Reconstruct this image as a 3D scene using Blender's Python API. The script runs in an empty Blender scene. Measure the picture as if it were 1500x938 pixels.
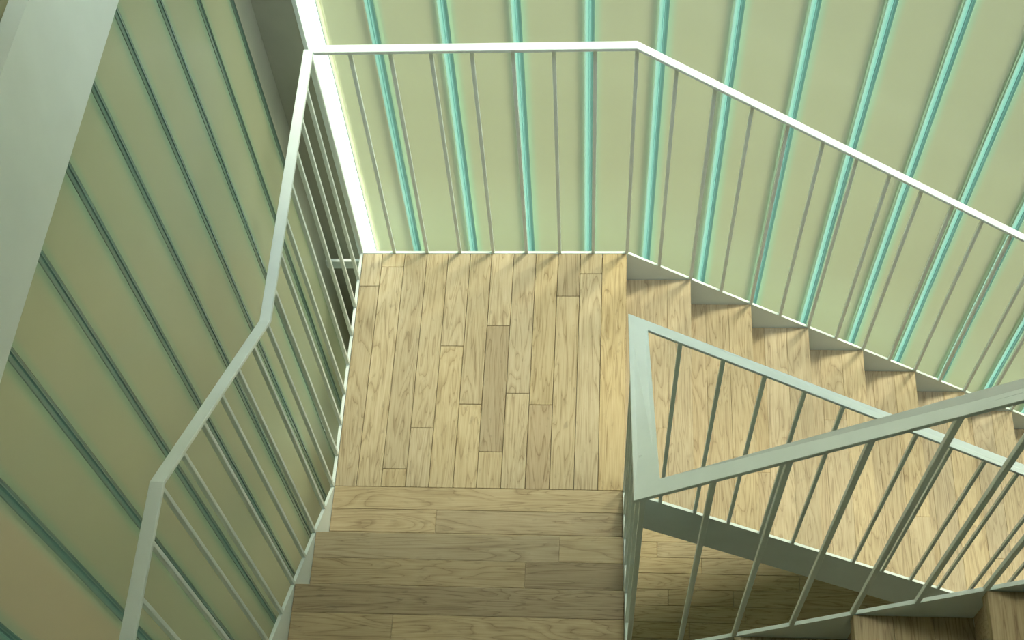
import bpy, bmesh, math, random
from mathutils import Vector
random.seed(7)
S = bpy.context.scene
COL = S.collection

# ------------------------------------------------------------------ camera
cam_d = bpy.data.cameras.new('camera')
cam = bpy.data.objects.new('camera', cam_d); COL.objects.link(cam)
cam.location = (0.8705, -1.8055, 3.4553)
cam.rotation_mode = 'XYZ'
cam.rotation_euler = (0.4289, 0.0635, 0.0516)
cam_d.sensor_fit = 'HORIZONTAL'; cam_d.sensor_width = 36.0
cam_d.lens = 1749.7 / 1500 * 36
cam_d.shift_x = (750 - 733.6) / 1500
cam_d.shift_y = (812.26 - 469) / 1500
cam_d.clip_start = 0.02
S.camera = cam

# ------------------------------------------------------------------ sky and exposure
SKY = 5.5
w = bpy.data.worlds.new('sky'); S.world = w; w.use_nodes = True
bg = w.node_tree.nodes['Background']
bg.inputs[0].default_value = (0.88, 1.0, 1.02, 1); bg.inputs[1].default_value = SKY
sun_d = bpy.data.lights.new('sun_offscreen', 'SUN'); sun_d.energy = 230.0; sun_d.angle = math.radians(20); sun_d.color = (1.0, .985, .93)
sun = bpy.data.objects.new('sun_offscreen', sun_d); COL.objects.link(sun); sun.location = (5, 5, 8)
SEL, SAZ = math.radians(50), math.radians(45)      # hazy sun behind the far glass wall, elevation and angle from +Y towards +X
sun.rotation_euler = Vector((math.sin(SAZ) * math.cos(SEL), math.cos(SAZ) * math.cos(SEL), math.sin(SEL))).to_track_quat('Z', 'Y').to_euler()
S.view_settings.view_transform = 'Standard'; S.view_settings.look = 'None'
S.view_settings.gamma = 1.0; S.view_settings.use_curve_mapping = False
S.view_settings.exposure = -0.13

# ------------------------------------------------------------------ dimensions (metres)
W = D = 0.96                       # quarter landing, between stringer centre lines
RD, ZD = 0.2372, 0.1482            # descending flight: run, rise
RU, ZU = 0.2444, 0.1610            # flight climbing from the landing
R3, Z3 = 0.2568, 0.1614            # flight climbing from the upper landing
H = 0.926                          # top of hand rail above stringer
Y2, L2 = -3 * RU, 3 * ZU           # edge and level of the upper landing
G = 0.15                           # gap between stair and glass
FLOOR = -11 * ZD
XR, YN = 4.4, -3.2                 # solid walls
xL0 = -G
yF = D + G
ST, SD = 0.010, 0.225              # stringer plate thickness and depth
PL = 0.006                         # half plate + clearance

# ------------------------------------------------------------------ materials
def mat(name):
    m = bpy.data.materials.new(name); m.use_nodes = True
    nt = m.node_tree
    return m, nt, nt.nodes['Principled BSDF']
def N(nt, t, **k):
    n = nt.nodes.new(t)
    for a, v in k.items(): setattr(n, a, v)
    return n
def ramp(nt, stops):
    r = N(nt, 'ShaderNodeValToRGB'); e = r.color_ramp.elements
    while len(e) < len(stops): e.new(0.5)
    for i, (p, c) in enumerate(stops):
        e[i].position = p; e[i].color = (*c, 1)
    return r

def paint(name, col, rough=0.45, var=0.05):
    m, nt, b = mat(name)
    tc = N(nt, 'ShaderNodeTexCoord'); n = N(nt, 'ShaderNodeTexNoise'); n.inputs['Scale'].default_value = 9
    n.inputs['Detail'].default_value = 3
    nt.links.new(tc.outputs['Object'], n.inputs['Vector'])
    c0 = tuple(c * (1 - var) for c in col); c1 = tuple(min(1, c * (1 + var)) for c in col)
    r = ramp(nt, [(0.3, c0), (0.7, c1)])
    nt.links.new(n.outputs['Fac'], r.inputs[0]); nt.links.new(r.outputs[0], b.inputs['Base Color'])
    b.inputs['Roughness'].default_value = rough
    n2 = N(nt, 'ShaderNodeTexNoise'); n2.inputs['Scale'].default_value = 160
    bp = N(nt, 'ShaderNodeBump'); bp.inputs['Strength'].default_value = 0.05; bp.inputs['Distance'].default_value = 0.002
    nt.links.new(tc.outputs['Object'], n2.inputs['Vector']); nt.links.new(n2.outputs['Fac'], bp.inputs['Height'])
    nt.links.new(bp.outputs[0], b.inputs['Normal'])
    return m

def wood(name, dark, mid, light, wear=0.0, sat_spread=0.10):
    """oak board: grain along local X, tone and grain offset different on every board"""
    m, nt, b = mat(name); L = nt.links.new
    tc = N(nt, 'ShaderNodeTexCoord'); oi = N(nt, 'ShaderNodeObjectInfo')
    mul = N(nt, 'ShaderNodeVectorMath', operation='SCALE'); mul.inputs[0].default_value = (17.3, 9.1, 5.7)
    L(oi.outputs['Random'], mul.inputs['Scale'])
    add = N(nt, 'ShaderNodeVectorMath', operation='ADD')
    L(tc.outputs['Object'], add.inputs[0]); L(mul.outputs[0], add.inputs[1])
    # broad distortion -> cathedral figure
    sc1 = N(nt, 'ShaderNodeMapping'); sc1.inputs['Scale'].default_value = (1.0, 9.0, 9.0); L(add.outputs[0], sc1.inputs[0])
    nz = N(nt, 'ShaderNodeTexNoise'); nz.inputs['Scale'].default_value = 1.6; nz.inputs['Detail'].default_value = 2.0
    nz.inputs['Distortion'].default_value = 0.6
    L(sc1.outputs[0], nz.inputs['Vector'])
    rings = N(nt, 'ShaderNodeMath', operation='MULTIPLY'); rings.inputs[1].default_value = 12.0; L(nz.outputs['Fac'], rings.inputs[0])
    fr = N(nt, 'ShaderNodeMath', operation='FRACT'); L(rings.outputs[0], fr.inputs[0])
    # fine pores stretched along the board
    sc2 = N(nt, 'ShaderNodeMapping'); sc2.inputs['Scale'].default_value = (10, 300, 300); L(add.outputs[0], sc2.inputs[0])
    fine = N(nt, 'ShaderNodeTexNoise'); fine.inputs['Scale'].default_value = 1.0; fine.inputs['Detail'].default_value = 3
    L(sc2.outputs[0], fine.inputs['Vector'])
    rr = ramp(nt, [(0.0, (0.28,) * 3), (0.12, (0.55,) * 3), (0.55, (0.62,) * 3), (1.0, (0.42,) * 3)]); L(fr.outputs[0], rr.inputs[0])
    mx = N(nt, 'ShaderNodeMix', data_type='RGBA', blend_type='OVERLAY'); mx.inputs['Factor'].default_value = 0.75
    L(rr.outputs[0], mx.inputs['A']); L(fine.outputs['Fac'], mx.inputs['B'])
    # large cloudy wear
    big = N(nt, 'ShaderNodeTexNoise'); big.inputs['Scale'].default_value = 5.0; big.inputs['Detail'].default_value = 5; big.inputs['Roughness'].default_value = 0.65
    L(add.outputs[0], big.inputs['Vector'])
    mx2 = N(nt, 'ShaderNodeMix', data_type='RGBA', blend_type='OVERLAY'); mx2.inputs['Factor'].default_value = 0.30
    L(mx.outputs['Result'], mx2.inputs['A']); L(big.outputs['Fac'], mx2.inputs['B'])
    cr = ramp(nt, [(0.22, dark), (0.50, mid), (0.80, light)]); L(mx2.outputs['Result'], cr.inputs[0])
    # board-to-board tone
    hs = N(nt, 'ShaderNodeHueSaturation')
    v = N(nt, 'ShaderNodeMapRange'); v.inputs['To Min'].default_value = 1 - sat_spread; v.inputs['To Max'].default_value = 1 + sat_spread * .7
    L(oi.outputs['Random'], v.inputs['Value']); L(v.outputs[0], hs.inputs['Value'])
    mlt = N(nt, 'ShaderNodeMath', operation='MULTIPLY'); mlt.inputs[1].default_value = 7.77; L(oi.outputs['Random'], mlt.inputs[0])
    f2 = N(nt, 'ShaderNodeMath', operation='FRACT'); L(mlt.outputs[0], f2.inputs[0])
    sv = N(nt, 'ShaderNodeMapRange'); sv.inputs['To Min'].default_value = 0.88; sv.inputs['To Max'].default_value = 1.02
    L(f2.outputs[0], sv.inputs['Value']); L(sv.outputs[0], hs.inputs['Saturation'])
    L(cr.outputs[0], hs.inputs['Color'])
    out = hs.outputs[0]
    # scattered dark scuffs
    sc3 = N(nt, 'ShaderNodeMapping'); sc3.inputs['Scale'].default_value = (26, 60, 40); sc3.inputs['Rotation'].default_value = (0, 0, .7); L(add.outputs[0], sc3.inputs[0])
    sn = N(nt, 'ShaderNodeTexNoise'); sn.inputs['Scale'].default_value = 1.0; sn.inputs['Detail'].default_value = 4; L(sc3.outputs[0], sn.inputs['Vector'])
    sr = ramp(nt, [(0.62, (1, 1, 1)), (0.74, (1 - wear,) * 3)]); L(sn.outputs['Fac'], sr.inputs[0])
    m3 = N(nt, 'ShaderNodeMix', data_type='RGBA', blend_type='MULTIPLY'); m3.inputs['Factor'].default_value = 1
    L(out, m3.inputs['A']); L(sr.outputs[0], m3.inputs['B'])
    tint = N(nt, 'ShaderNodeMix', data_type='RGBA', blend_type='MULTIPLY'); tint.inputs['Factor'].default_value = 1
    L(m3.outputs['Result'], tint.inputs['A']); L(oi.outputs['Color'], tint.inputs['B'])
    L(tint.outputs['Result'], b.inputs['Base Color'])
    b.inputs['Roughness'].default_value = 0.5; b.inputs['Specular IOR Level'].default_value = 0.3
    bp = N(nt, 'ShaderNodeBump'); bp.inputs['Strength'].default_value = 0.12; bp.inputs['Distance'].default_value = 0.001
    L(fine.outputs['Fac'], bp.inputs['Height']); L(bp.outputs[0], b.inputs['Normal'])
    return m

def frosted(name, mid, edge, tcol, tedge, hw, ew, seethrough=0.0):
    """frosted channel glass: scatters daylight through, greener where the flanges thicken it"""
    m, nt, b = mat(name); L = nt.links.new
    tc = N(nt, 'ShaderNodeTexCoord'); sp = N(nt, 'ShaderNodeSeparateXYZ'); L(tc.outputs['Object'], sp.inputs[0])
    ab = N(nt, 'ShaderNodeMath', operation='ABSOLUTE'); L(sp.outputs[0], ab.inputs[0])
    mr = N(nt, 'ShaderNodeMapRange', interpolation_type='SMOOTHSTEP'); mr.inputs['From Min'].default_value = hw - ew; mr.inputs['From Max'].default_value = hw
    L(ab.outputs[0], mr.inputs['Value'])
    mx = N(nt, 'ShaderNodeMix', data_type='RGBA'); L(mr.outputs[0], mx.inputs['Factor'])
    mx.inputs['A'].default_value = (*mid, 1); mx.inputs['B'].default_value = (*edge, 1)
    oi = N(nt, 'ShaderNodeObjectInfo')
    t2 = N(nt, 'ShaderNodeMix', data_type='RGBA', blend_type='MULTIPLY'); t2.inputs['Factor'].default_value = 1
    L(mx.outputs['Result'], t2.inputs['A']); L(oi.outputs['Color'], t2.inputs['B'])
    nz = N(nt, 'ShaderNodeTexNoise'); nz.inputs['Scale'].default_value = 2.2; L(tc.outputs['Object'], nz.inputs['Vector'])
    nr = ramp(nt, [(0.3, (.93, .93, .93)), (0.7, (1, 1, 1))]); L(nz.outputs['Fac'], nr.inputs[0])
    t3 = N(nt, 'ShaderNodeMix', data_type='RGBA', blend_type='MULTIPLY'); t3.inputs['Factor'].default_value = 1
    L(t2.outputs['Result'], t3.inputs['A']); L(nr.outputs[0], t3.inputs['B'])
    L(t3.outputs['Result'], b.inputs['Base Color'])
    b.inputs['Roughness'].default_value = 0.30; b.inputs['Specular IOR Level'].default_value = 0.5
    tr = N(nt, 'ShaderNodeBsdfTranslucent')
    tm = N(nt, 'ShaderNodeMix', data_type='RGBA'); L(mr.outputs[0], tm.inputs['Factor'])
    tm.inputs['A'].default_value = (*tcol, 1); tm.inputs['B'].default_value = (*tedge, 1)
    t4 = N(nt, 'ShaderNodeMix', data_type='RGBA', blend_type='MULTIPLY'); t4.inputs['Factor'].default_value = 1
    L(tm.outputs['Result'], t4.inputs['A']); L(oi.outputs['Color'], t4.inputs['B'])
    L(t4.outputs['Result'], tr.inputs['Color'])
    ad = N(nt, 'ShaderNodeAddShader'); L(b.outputs[0], ad.inputs[0]); L(tr.outputs[0], ad.inputs[1])
    last = ad
    if seethrough:
        tp = N(nt, 'ShaderNodeBsdfTransparent'); tp.inputs[0].default_value = (.87, .865, .755, 1)
        last = N(nt, 'ShaderNodeMixShader'); last.inputs[0].default_value = seethrough
        L(ad.outputs[0], last.inputs[1]); L(tp.outputs[0], last.inputs[2])
    L(last.outputs[0], nt.nodes['Material Output'].inputs['Surface'])
    return m

SPAN_F, SPAN_L = 0.2173, 0.2220
JW = 0.030
M = {}
M['white'] = paint('white_steel', (0.74, 0.82, 0.81), 0.38, 0.03)
M['wall'] = paint('plaster', (0.68, 0.71, 0.69), 0.8, 0.03)
M['blank'] = paint('olive_grey_panel', (0.36, 0.37, 0.30), 0.5, 0.06)
M['facade'] = paint('render_facade', (0.38, 0.36, 0.28), 0.9, 0.1)
M['core'] = paint('dark_subfloor', (0.06, 0.045, 0.028), 0.9, 0.1)
M['oak'] = wood('oak', (0.225, 0.158, 0.08), (0.415, 0.325, 0.19), (0.52, 0.425, 0.275), 0.25, 0.10)
M['tread'] = wood('oak_tread', (0.22, 0.15, 0.076), (0.39, 0.297, 0.166), (0.50, 0.398, 0.245), 0.18, 0.10)
M['glass'] = frosted('frosted_channel_glass', (0.37, 0.40, 0.27), (0.26, 0.40, 0.28), (0.011, 0.012, 0.009), (0.012, 0.02, 0.016), SPAN_F / 2 - JW / 2, 0.028, 0.175)
def seal(name, tone=(1, 1, 1)):
    m, nt, b = mat(name); L = nt.links.new
    tc = N(nt, 'ShaderNodeTexCoord'); sp = N(nt, 'ShaderNodeSeparateXYZ'); L(tc.outputs['Object'], sp.inputs[0])
    mr = N(nt, 'ShaderNodeMapRange'); mr.inputs['From Min'].default_value = -JW / 2; mr.inputs['From Max'].default_value = JW / 2
    L(sp.outputs[0], mr.inputs['Value'])
    r = ramp(nt, [(0.0, (.26, .36, .31)), (0.30, (.19, .34, .30)), (0.45, (.13, .26, .23)), (0.55, (.23, .38, .35)), (0.75, (.09, .19, .165)), (1.0, (.18, .28, .24))])
    for e in r.color_ramp.elements: e.color = (*[a * b for a, b in zip(e.color[:3], tone)], 1)
    L(mr.outputs[0], r.inputs[0])
    sc = N(nt, 'ShaderNodeVectorMath', operation='SCALE'); sc.inputs['Scale'].default_value = 0.54
    L(r.outputs[0], sc.inputs[0])
    tr = N(nt, 'ShaderNodeBsdfTranslucent'); L(sc.outputs[0], tr.inputs['Color'])
    s2 = N(nt, 'ShaderNodeVectorMath', operation='SCALE'); s2.inputs['Scale'].default_value = 0.15
    L(r.outputs[0], s2.inputs[0]); L(s2.outputs[0], b.inputs['Base Color']); b.inputs['Roughness'].default_value = 0.25
    ad = N(nt, 'ShaderNodeAddShader'); L(b.outputs[0], ad.inputs[0]); L(tr.outputs[0], ad.inputs[1])
    L(ad.outputs[0], nt.nodes['Material Output'].inputs['Surface'])
    return m
def clear(name):
    m, nt, b = mat(name); L = nt.links.new
    tp = N(nt, 'ShaderNodeBsdfTransparent'); tp.inputs[0].default_value = (.92, .97, .94, 1)
    b.inputs['Base Color'].default_value = (.8, .9, .85, 1); b.inputs['Roughness'].default_value = .05
    mx = N(nt, 'ShaderNodeMixShader'); mx.inputs[0].default_value = .06
    L(tp.outputs[0], mx.inputs[1]); L(b.outputs[0], mx.inputs[2]); L(mx.outputs[0], nt.nodes['Material Output'].inputs['Surface'])
    return m
M['clear'] = clear('clear_glass')
M['seal'] = seal('turquoise_glass_edge', (1.15, 1, 1.02))

# ------------------------------------------------------------------ helpers
def tag(o, label=None, cat=None, group=None, kind=None):
    if label: o['label'] = label
    if cat: o['category'] = cat
    if group: o['group'] = group
    if kind: o['kind'] = kind
    return o
def wloc(p):
    v = Vector((0, 0, 0))
    while p is not None: v += p.location; p = p.parent
    return v
def empty(name, loc):
    o = bpy.data.objects.new(name, None); COL.objects.link(o); o.location = loc
    o.empty_display_size = 0.1
    return o
def link(name, me, m, parent, origin, rz=0.0):
    if me.materials and me.materials[0] != m: pass
    elif not me.materials: me.materials.append(m)
    o = bpy.data.objects.new(name, me); COL.objects.link(o)
    o.rotation_euler = (0, 0, rz)
    o.location = Vector(origin) - wloc(parent)
    o.parent = parent
    return o
def mesh(name, verts, faces):
    me = bpy.data.meshes.new(name); me.from_pydata(verts, [], faces)
    bm = bmesh.new(); bm.from_mesh(me); bmesh.ops.recalc_face_normals(bm, faces=bm.faces); bm.to_mesh(me); bm.free()
    me.update(); return me
def box_mesh(name, sx, sy, sz, bev=0.0):
    bm = bmesh.new(); bmesh.ops.create_cube(bm, size=1)
    for v in bm.verts: v.co = Vector((v.co.x * sx, v.co.y * sy, v.co.z * sz))
    if bev:
        bmesh.ops.bevel(bm, geom=list(bm.edges), offset=bev, segments=1, affect='EDGES', profile=0.5)
    me = bpy.data.meshes.new(name); bm.to_mesh(me); bm.free(); return me
def box(name, x0, x1, y0, y1, z0, z1, m, parent=None, bev=0.0):
    me = box_mesh(name, x1 - x0, y1 - y0, z1 - z0, bev)
    return link(name, me, m, parent, ((x0 + x1) / 2, (y0 + y1) / 2, (z0 + z1) / 2))
def board(name, x0, x1, y0, y1, zt, th, along, m, parent, gap=0.0008, tint=None):
    x0 += gap; x1 -= gap; y0 += gap; y1 -= gap
    zt += random.uniform(-0.0003, 0.0003)
    c = ((x0 + x1) / 2, (y0 + y1) / 2, zt - th / 2)
    if along == 'x':
        o = link(name, box_mesh(name, x1 - x0, y1 - y0, th, 0.0010), m, parent, c)
    else:
        o = link(name, box_mesh(name, y1 - y0, x1 - x0, th, 0.0010), m, parent, c, math.pi / 2)
    if tint: o.color = (*tint, 1)
    return o
def plate(name, pts, axis, c, th, m, parent, origin=None):
    """flat steel plate: outline in a vertical plane (axis 'x' -> plane x=c, pts are (y,z); axis 'y' -> pts are (x,z))"""
    n = len(pts); V = []
    ox = sum(p[0] for p in pts) / n; oz = sum(p[1] for p in pts) / n
    for s in (-th / 2, th / 2):
        for a, z in pts:
            V.append((s, a - ox, z - oz) if axis == 'x' else (a - ox, s, z - oz))
    F = [list(range(n)), list(range(2 * n - 1, n - 1, -1))] + [[i, (i + 1) % n, n + (i + 1) % n, n + i] for i in range(n)]
    o0 = (c, ox, oz) if axis == 'x' else (ox, c, oz)
    return link(name, mesh(name, V, F), m, parent, o0)
def rail(name, pts, width, th, m, parent):
    """flat bar swept along a polyline, mitred in plan, width kept horizontal; pts are on the bar's top"""
    P = [Vector(p) for p in pts]; n = len(P); V = []
    for i in range(n):
        d0 = (P[i] - P[i - 1]) if i else (P[1] - P[0]); d1 = (P[i + 1] - P[i]) if i < n - 1 else d0
        a = Vector((-d0.y, d0.x, 0)).normalized(); b = Vector((-d1.y, d1.x, 0)).normalized()
        mt = (a + b); mt = mt / max(1e-6, mt.length_squared) * 2
        for s, dz in ((1, 0), (-1, 0), (-1, -th), (1, -th)):
            V.append(P[i] + mt * (width / 2 * s) + Vector((0, 0, dz)))
    F = [[0, 1, 2, 3], [4 * n - 1, 4 * n - 2, 4 * n - 3, 4 * n - 4]]
    for i in range(n - 1):
        for k in range(4): F.append([4 * i + k, 4 * i + (k + 1) % 4, 4 * i + 4 + (k + 1) % 4, 4 * i + 4 + k])
    o0 = P[0]
    me = mesh(name, [v - o0 for v in V], F)
    bm = bmesh.new(); bm.from_mesh(me)
    eds = [e for e in bm.edges if len(e.link_faces) == 2 and e.calc_face_angle(0) > 1.2]
    bmesh.ops.bevel(bm, geom=eds, offset=0.0012, segments=1, affect='EDGES', profile=0.5); bm.to_mesh(me); bm.free()
    return link(name, me, m, parent, o0)
BT = 0.0115
RT = 0.011
bal_cache = {}
def baluster(x, y, zb, zt, m, parent):
    h = round(zt - zb, 4)
    if (h, m.name) not in bal_cache:
        bal_cache[(h, m.name)] = box_mesh('baluster', BT, BT, h, 0.0009)
    return link('baluster', bal_cache[(h, m.name)], m, parent, (x, y, (zb + zt) / 2))

# ------------------------------------------------------------------ room shell
def struct(o): o['kind'] = 'structure'; return o
floor = struct(box('floor', -G - .1, XR, YN, D + G + .1, FLOOR - 0.25, FLOOR - 0.022, M['core']))
struct(box('wall_right', XR, XR + .1, YN, D + G + .1, FLOOR - .25, 4.9, M['wall']))
struct(box('wall_near', -G - .1, XR + .1, YN - .1, YN, FLOOR - .25, 4.9, M['wall']))
# sloping roof, low over the glass wall, with a long roof light above the outer flight
def roof_z(y): return 2.20 + (D + G - y) * 0.55
SK_Y0, SK_Y1, SK_X0, SK_X1 = -0.05, 0.90, 0.10, 4.1
cv, cf = [], []
def slab(x0, x1, y0, y1):
    i = len(cv)
    for dz in (0, .12):
        for x, y in ((x0, y0), (x1, y0), (x1, y1), (x0, y1)): cv.append((x, y, roof_z(y) + dz))
    cf.extend([[i + a for a in f] for f in ([0, 1, 2, 3], [7, 6, 5, 4], [0, 4, 5, 1], [1, 5, 6, 2], [2, 6, 7, 3], [3, 7, 4, 0])])
slab(-G - .1, XR + .1, YN - .1, SK_Y0); slab(-G - .1, SK_X0, SK_Y0, D + G + .1); slab(SK_X1, XR + .1, SK_Y0, D + G + .1)
slab(SK_X0, SK_X1, SK_Y1, D + G + .1)
ceil = struct(link('ceiling', mesh('ceiling', cv, cf), M['wall'], None, (0, 0, 0)))
# storey the view is taken from
struct(box('floor_upper', -G + .02, XR, YN, -1.78, 1.62, 1.85, M['wall']))
box('sun_blocker', -G - .1, XR + 2, yF + .08, yF + .2, 2.2, 6.6, M['facade'], ceil)  # unseen screen, added only to keep direct sun out of the roof light
struct(box('wall_wing', -5.0, xL0 - .09, 1.0, 1.25, -6, 5.0, M['facade']))
# neighbouring building outside the side glazing
struct(box('wall_neighbour', -5.3, -5.0, -9, 4.0, -6, 5.0, M['facade']))

# floor boards of the lower floor, seen through the stair well
for r in range(-12, 13):
    y0 = 0.185 + 0.08 * r - 0.0; y1 = y0 + 0.08
    if y1 > D + G: continue
    cuts = {4: [1.155], 3: [1.36], 1: [1.205, 1.50], -1: [1.30, 1.75], 0: [1.55], 2: [1.80]}.get(r)
    if cuts is None:
        cuts = [random.uniform(0.9, 1.5), random.uniform(1.8, 2.3)]
    xs = [0.2] + cuts + [2.9]
    for a, b in zip(xs[:-1], xs[1:]):
        board('plank', a, b, y0, y1, FLOOR, 0.02, 'x', M['oak'], floor)

# ------------------------------------------------------------------ glass walls
ZG0, ZG1 = FLOOR - 0.02, 2.14
yF, xL = D + G, -G
def channel_mesh(wd, h):
    """U-section glass channel: web towards the room (-Y local), two flanges behind"""
    t, d = 0.006, 0.022
    o = [(-wd / 2, 0), (wd / 2, 0), (wd / 2, d), (wd / 2 - t, d), (wd / 2 - t, t), (-wd / 2 + t, t), (-wd / 2 + t, d), (-wd / 2, d)]
    n = len(o); V = [(x, y, -h / 2) for x, y in o] + [(x, y, h / 2) for x, y in o]
    F = [[i, (i + 1) % n, n + (i + 1) % n, n + i] for i in range(n)] + [[0, 1, 4, 5], [1, 2, 3, 4], [5, 6, 7, 0], [n, n + 1, n + 4, n + 5], [n + 1, n + 2, n + 3, n + 4], [n + 5, n + 6, n + 7, n]]
    return mesh('glass_channel', V, F)
def seal_mesh(h):
    """joint: two pressed beads with a groove between them"""
    o = [(-JW / 2, 0.002), (-JW / 2 + .002, -0.001), (-.003, -0.002), (-.001, 0.002), (.001, 0.002), (.003, -0.002), (JW / 2 - .002, -0.001), (JW / 2, 0.002), (JW / 2, .012), (-JW / 2, .012)]
    n = len(o); V = [(x, y, -h / 2) for x, y in o] + [(x, y, h / 2) for x, y in o]
    F = [[i, (i + 1) % n, n + (i + 1) % n, n + i] for i in range(n)] + [list(range(n)), list(range(2 * n - 1, n - 1, -1))]
    return mesh('joint_seal', V, F)

hG = ZG1 - ZG0
wall_far = struct(box('wall_far', -G - .06, XR, yF - .012, yF + .07, ZG1, 2.22, M['white']))
box('sill', -G, XR, yF - .012, yF + .07, ZG0 - .06, ZG0, M['white'], wall_far)
cm = channel_mesh(SPAN_F - JW, hG); sm = seal_mesh(hG)
xj = [0.1690 + SPAN_F * k for k in range(0, 20)]
for k, x in enumerate(xj):
    if x > XR: break
    link('joint_seal', sm, M['seal'], wall_far, (x, yF, ZG0 + hG / 2))
    o = link('glass_channel', cm, M['glass'], wall_far, (x + SPAN_F / 2, yF, ZG0 + hG / 2))
link('glass_channel', channel_mesh(0.1415, hG), M['glass'], wall_far, (0.0855, yF, ZG0 + hG / 2))
# narrow clear slot window in the glass corner
SX0, SX1 = -0.018, 0.012
win = struct(box('window_1', SX0, SX1, yF + .040, yF + .046, ZG0, ZG1, M['clear']))
box('window_frame', SX0 - .012, SX0, 1.015, yF + .05, ZG0, ZG1, M['white'], win)
box('window_frame', SX1, SX1 + .003, yF - .01, yF + .05, ZG0, ZG1, M['white'], win)
box('corner_pier', xL + .001, SX0 - .0125, 1.017, yF + .06, ZG0, ZG1, M['blank'], wall_far)
wall_left = struct(box('wall_left', xL - .07, xL + .012, YN, 1.016, ZG1, 2.20, M['white']))
box('sill', xL - .07, xL + .012, YN, 1.016, ZG0 - .06, ZG0, M['white'], wall_left)
cm = channel_mesh(SPAN_L - JW, hG)
yj = [0.877 - SPAN_L * k for k in range(0, 19)]
for k, y in enumerate(yj):
    if y < YN: break
    link('joint_seal', sm, M['seal'], wall_left, (xL, y, ZG0 + hG / 2), math.pi / 2)
    o = link('glass_channel', cm, M['glass'], wall_left, (xL, y - SPAN_L / 2, ZG0 + hG / 2), math.pi / 2)
    if k == 8: o.color = (1.30, 1.08, 1.12, 1)
blank = box('infill_panel', xL - .05, xL, 0.877 + JW / 2, yF + .05, ZG0, ZG1, M['blank'], wall_left)
# gable wall above the side glazing
gv = [(YN, 2.20), (yF, 2.20), (yF, roof_z(yF)), (YN, roof_z(YN))]
plate('gable', gv, 'x', xL - .03, .08, M['wall'], wall_left)

# ------------------------------------------------------------------ beam
bz = lambda y: 1.83 - .0645 * (y + .33)
bm_pts = [(YN + .02, bz(YN + .02)), (0.98, bz(.98)), (0.98, bz(.98) + .25), (YN + .02, bz(YN + .02) + .25)]
beam = plate('steel_beam', bm_pts, 'x', -0.117, .034, M['white'], None)
tag(beam, 'broad pale grey-green steel beam running along the green-jointed side glass wall', 'beam')

# ------------------------------------------------------------------ landing
land = empty('landing', (W / 2, D / 2, -SD))
tag(land, 'square oak plank landing between the glass corner and the two flights', 'landing')
box('subfloor', PL, W - .004, -RU - .015, D - PL, -.045, -.021, M['core'], land)
cols = [PL, .078, .160, .241, .3185, .399, .476, .556, .636, .7155, .795, .873, W - .001]
cuts = {0: [.81], 1: [.894], 2: [.068], 3: [.226], 4: [.556], 5: [.321], 6: [.137, .642], 7: [.366], 8: [.321], 9: [.768], 10: [.866], 11: []}
tints = {(6, 1): (.82, .80, .80), (8, 0): (.88, .86, .90), (9, 1): (.80, .78, .74), (11, 0): (1.0, .96, .88)}
for c in range(12):
    ys = [0.0] + cuts[c] + [D - PL]
    for k, (a, b) in enumerate(zip(ys[:-1], ys[1:])):
        board('plank', cols[c], cols[c + 1], a, b, 0, .02, 'y', M['oak'], land, tint=tints.get((c, k)))
rows = [(-.082, 0, [(.0, 1)]), (-.165, -.082, [(0, .352), (.352, 1)]), (-RU - .018, -.165, [(0, 1)])]
for y0, y1, segs in rows:
    for a, b in segs:
        board('plank', max(PL, a), min(W - PL, b), y0, y1, 0, .02, 'x', M['tread'], land, gap=.0004)
plate('stringer', [(0, 0), (W, 0), (W, -SD), (0, -SD)], 'y', D, ST, M['white'], land)
plate('stringer', [(0, 0), (D - ST / 2, 0), (D - ST / 2, -SD), (0, -SD)], 'x', 0, ST, M['white'], land)
plate('bracket', [(-.135, -.02), (-.006, -.02), (-.006, -.06), (-.135, -.06)], 'y', D - .02, .012, M['white'], land)
box('nosing_edge', W - .02, W, -.0, D - PL, -.06, -.021, M['tread'], land)

# ------------------------------------------------------------------ flights
def tread_boards(parent, along, u0, u1, v0, v1, z, n, tint=None, joints=(), tones={}):
    """boards across the going: u is the going direction, v the width"""
    wb = (u1 - u0) / n
    for i in range(n):
        a, b = u0 + wb * i, u0 + wb * (i + 1)
        cut = [v0] + [j for (r, j) in joints if r == i] + [v1]
        for s, (p, q) in enumerate(zip(cut[:-1], cut[1:])):
            t = tones.get((i, s), tint)
            if along == 'y': board('tread_board', a, b, p, q, z, .018, 'y', M['tread'], parent, gap=.0002, tint=t)
            else: board('tread_board', p, q, a, b, z, .018, 'x', M['tread'], parent, gap=.0002, tint=t)

# flight going down along the far glass
f1 = empty('stair_flight', (W + 5.5 * RD, D / 2, FLOOR))
tag(f1, 'pale oak flight going down from the square landing along the olive glass wall', 'stairs')
for j in range(1, 11):
    x0, x1, z = W + RD * (j - 1) - .018, W + RD * j, -ZD * j
    t = box('tread', x0, x1 - .002, PL, D - PL, z - .04, z - .0185, M['tread'], f1)
    tread_boards(t, 'y', x0, x1, PL, D - PL, z, 3, joints=[(j % 3, random.uniform(.25, .7))])
    rx = W + RD * (j - 1) - .018
    box('riser', rx - .016, rx - .001, PL, D - PL, z - .038, z + ZD - .041, M['tread'], f1)
rx = W + RD * 10 - .018
box('riser', rx - .016, rx - .001, PL, D - PL, FLOOR, -10 * ZD - .041, M['tread'], f1)
xe = W + RD * 11
k1 = ZD / RD
pts = [(W + .001, 0), (xe, FLOOR), (xe - SD / k1, FLOOR), (W + .001, -SD)]
plate('stringer', pts, 'y', D, ST, M['white'], f1)
plate('stringer', [(W + ST / 2 + .001, -.006 * k1), (xe, FLOOR), (xe - SD / k1, FLOOR), (W + ST / 2 + .001, -SD)], 'y', 0, ST, M['white'], f1)

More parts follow.
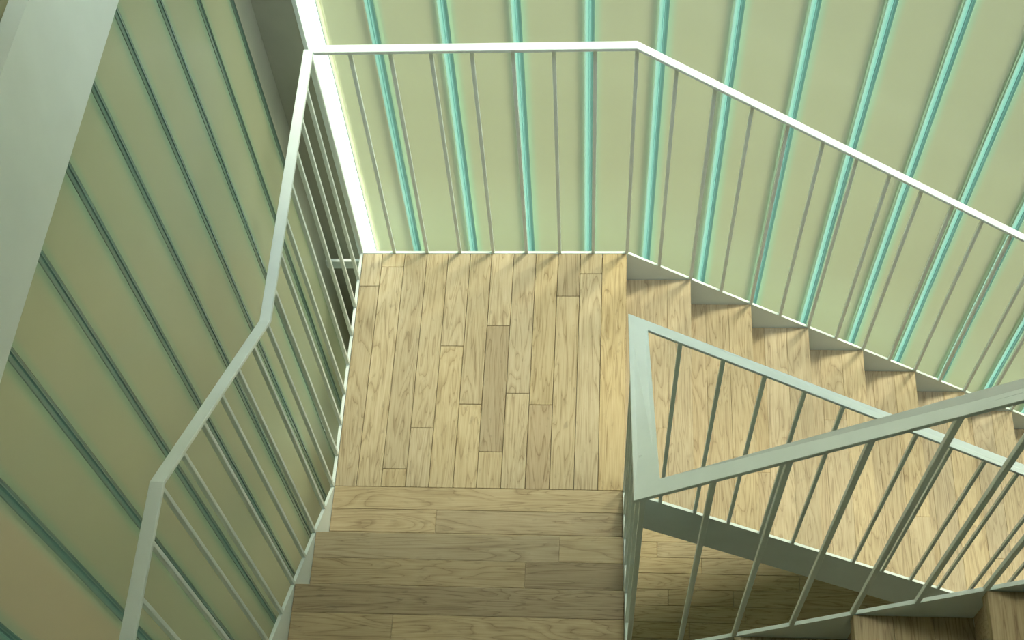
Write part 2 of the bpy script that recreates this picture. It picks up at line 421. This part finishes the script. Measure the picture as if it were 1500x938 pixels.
# flight climbing from the landing to the upper landing
f2 = empty('stair_flight', (W / 2, -RU * 1.5, -SD))
tag(f2, 'short brown oak flight climbing from the square landing to the upper landing', 'stairs')
tj = {1: [(1, .66), (2, .76)], 2: [(1, .30)]}
tn = {1: {(1, 1): (.74, .72, .70)}, 2: {(2, 0): (.76, .74, .72)}}
for j in (1, 2):
    y1, y0, z = -RU * j, -RU * (j + 1) - .018, ZU * j
    t = box('tread', PL, W - PL, y0, y1 - .002, z - .04, z - .0185, M['tread'], f2)
    tread_boards(t, 'x', y0, y1, PL, W - PL, z, 3, joints=tj[j], tones=tn[j])
for j in (1, 2, 3):
    ry = -RU * j - .018
    box('riser', PL, W - PL, ry - .016, ry - .001, ZU * (j - 1) - .0 + .001, ZU * j - .042, M['tread'], f2)
for x in (0, W):
    y_in = -.001 if x else -.0
    plate('stringer', [(y_in, 0), (Y2, L2), (Y2, L2 - SD), (y_in, -SD)], 'x', x, ST, M['white'], f2)

# upper landing
up = empty('landing', (W / 2, Y2 - D / 2, L2 - SD))
tag(up, 'upper oak landing at the head of the short flight beside the side glazing', 'landing')
YB = Y2 - .96
X2 = W + R3 + .018
box('subfloor', PL, X2 - .003, YB + PL, Y2 - .002, L2 - .045, L2 - .0215, M['core'], up)
for c in range(12):
    a = Y2 - .08 * c; board('plank', PL, X2 if a < Y2 - .001 or True else W, max(a - .08, YB + PL), a, L2, .02, 'x', M['tread'], up)
plate('stringer', [(Y2 - .001, L2), (YB, L2), (YB, L2 - SD), (Y2 - .001, L2 - SD)], 'x', 0, ST, M['white'], up)
plate('stringer', [(PL, L2), (W, L2), (W, L2 - SD), (PL, L2 - SD)], 'y', YB, ST, M['white'], up)
plate('bracket', [(-.135, L2 - .02), (-.006, L2 - .02), (-.006, L2 - .06), (-.135, L2 - .06)], 'y', Y2 - .02, .012, M['white'], up)

# flight climbing away from the upper landing
f3 = empty('stair_flight', (W + 3 * R3, Y2 - D / 2, L2 - SD))
tag(f3, 'dark oak flight climbing from the upper landing across the stair well', 'stairs')
N3 = 6
for j in range(1, N3):
    x0, x1, z = W + R3 * j, W + R3 * (j + 1) + .018, L2 + Z3 * j
    t = box('tread', x0 + .002, x1, YB + PL, Y2 - PL, z - .04, z - .0185, M['tread'], f3)
    tread_boards(t, 'y', x0, x1, YB + PL, Y2 - PL, z, 3)
    box('riser', x0 + .018, x0 + .034, YB + PL, Y2 - PL, z - Z3 + .001, z - .042, M['tread'], f3)
xe3 = W + R3 * N3
ze3 = L2 + Z3 * N3
for y in (Y2, YB):
    plate('stringer', [(W + ST / 2 + .001, L2), (xe3, ze3), (xe3, ze3 - SD), (W + ST / 2 + .001, L2 - SD)], 'y', y, ST, M['white'], f3)

# ------------------------------------------------------------------ railings
hb = H - RT

rl = empty('railing', (0, D / 2, 0))
tag(rl, 'white railing bending up beside the side glazing along the landing and short flight', 'railing')
rail('handrail', [(0, D - .002, H), (0, 0, H), (0, Y2, H + L2), (0, YB, H + L2)], .029, RT, M['white'], rl)
for i in range(1, 9): baluster(0, D - .12 * i, 0, hb, M['white'], rl)
for k in range(1, 7): baluster(0, -RU / 2 * k, ZU / 2 * k - .003, hb + ZU / 2 * k + .003, M['white'], rl)
for k in range(1, 8): baluster(0, Y2 - .12 * k, L2, L2 + hb, M['white'], rl)
rf = empty('railing', (W, D, 0))
tag(rf, 'bright white railing along the olive glass wall following the landing and descending flight', 'railing')
xe1 = W + RD * 10.5
rail('handrail', [(.0155, D, H), (W, D, H), (xe1, D, H - k1 * (xe1 - W))], .030, RT, M['white'], rf)
for i in range(0, 9): baluster(W / 8 * i if i else .0, D, 0, hb - .001, M['white'], rf)
for k in range(1, 21): baluster(W + RD / 2 * k, D, -ZD / 2 * k - .003, hb - ZD / 2 * k + .003, M['white'], rf)
ri = empty('railing', (W, 0, 0))
tag(ri, 'white-painted railing turning twice around the open stair well', 'railing')
xo = W + .006
kz3 = Z3 / R3
xe4 = W + R3 * 5.6
rail('handrail', [(xe1, 0, H - k1 * (xe1 - W)), (xo, 0, H), (xo, Y2, H + L2), (xe4, Y2, H + L2 + kz3 * (xe4 - W))], .050, RT, M['white'], ri)
baluster(W, 0, 0, hb, M['white'], ri)
for k in range(1, 21): baluster(W + RD / 2 * k, 0, -ZD / 2 * k - .003, hb - ZD / 2 * k + .001, M['white'], ri)
for k in range(1, 6): baluster(W, -RU / 2 * k, ZU / 2 * k - .003, hb + ZU / 2 * k - .001, M['white'], ri)
baluster(W, Y2, L2, L2 + hb, M['white'], ri)
for k in range(1, 11): baluster(W + R3 / 2 * k, Y2, L2 + Z3 / 2 * k - .003, L2 + hb + Z3 / 2 * k - .003, M['white'], ri)
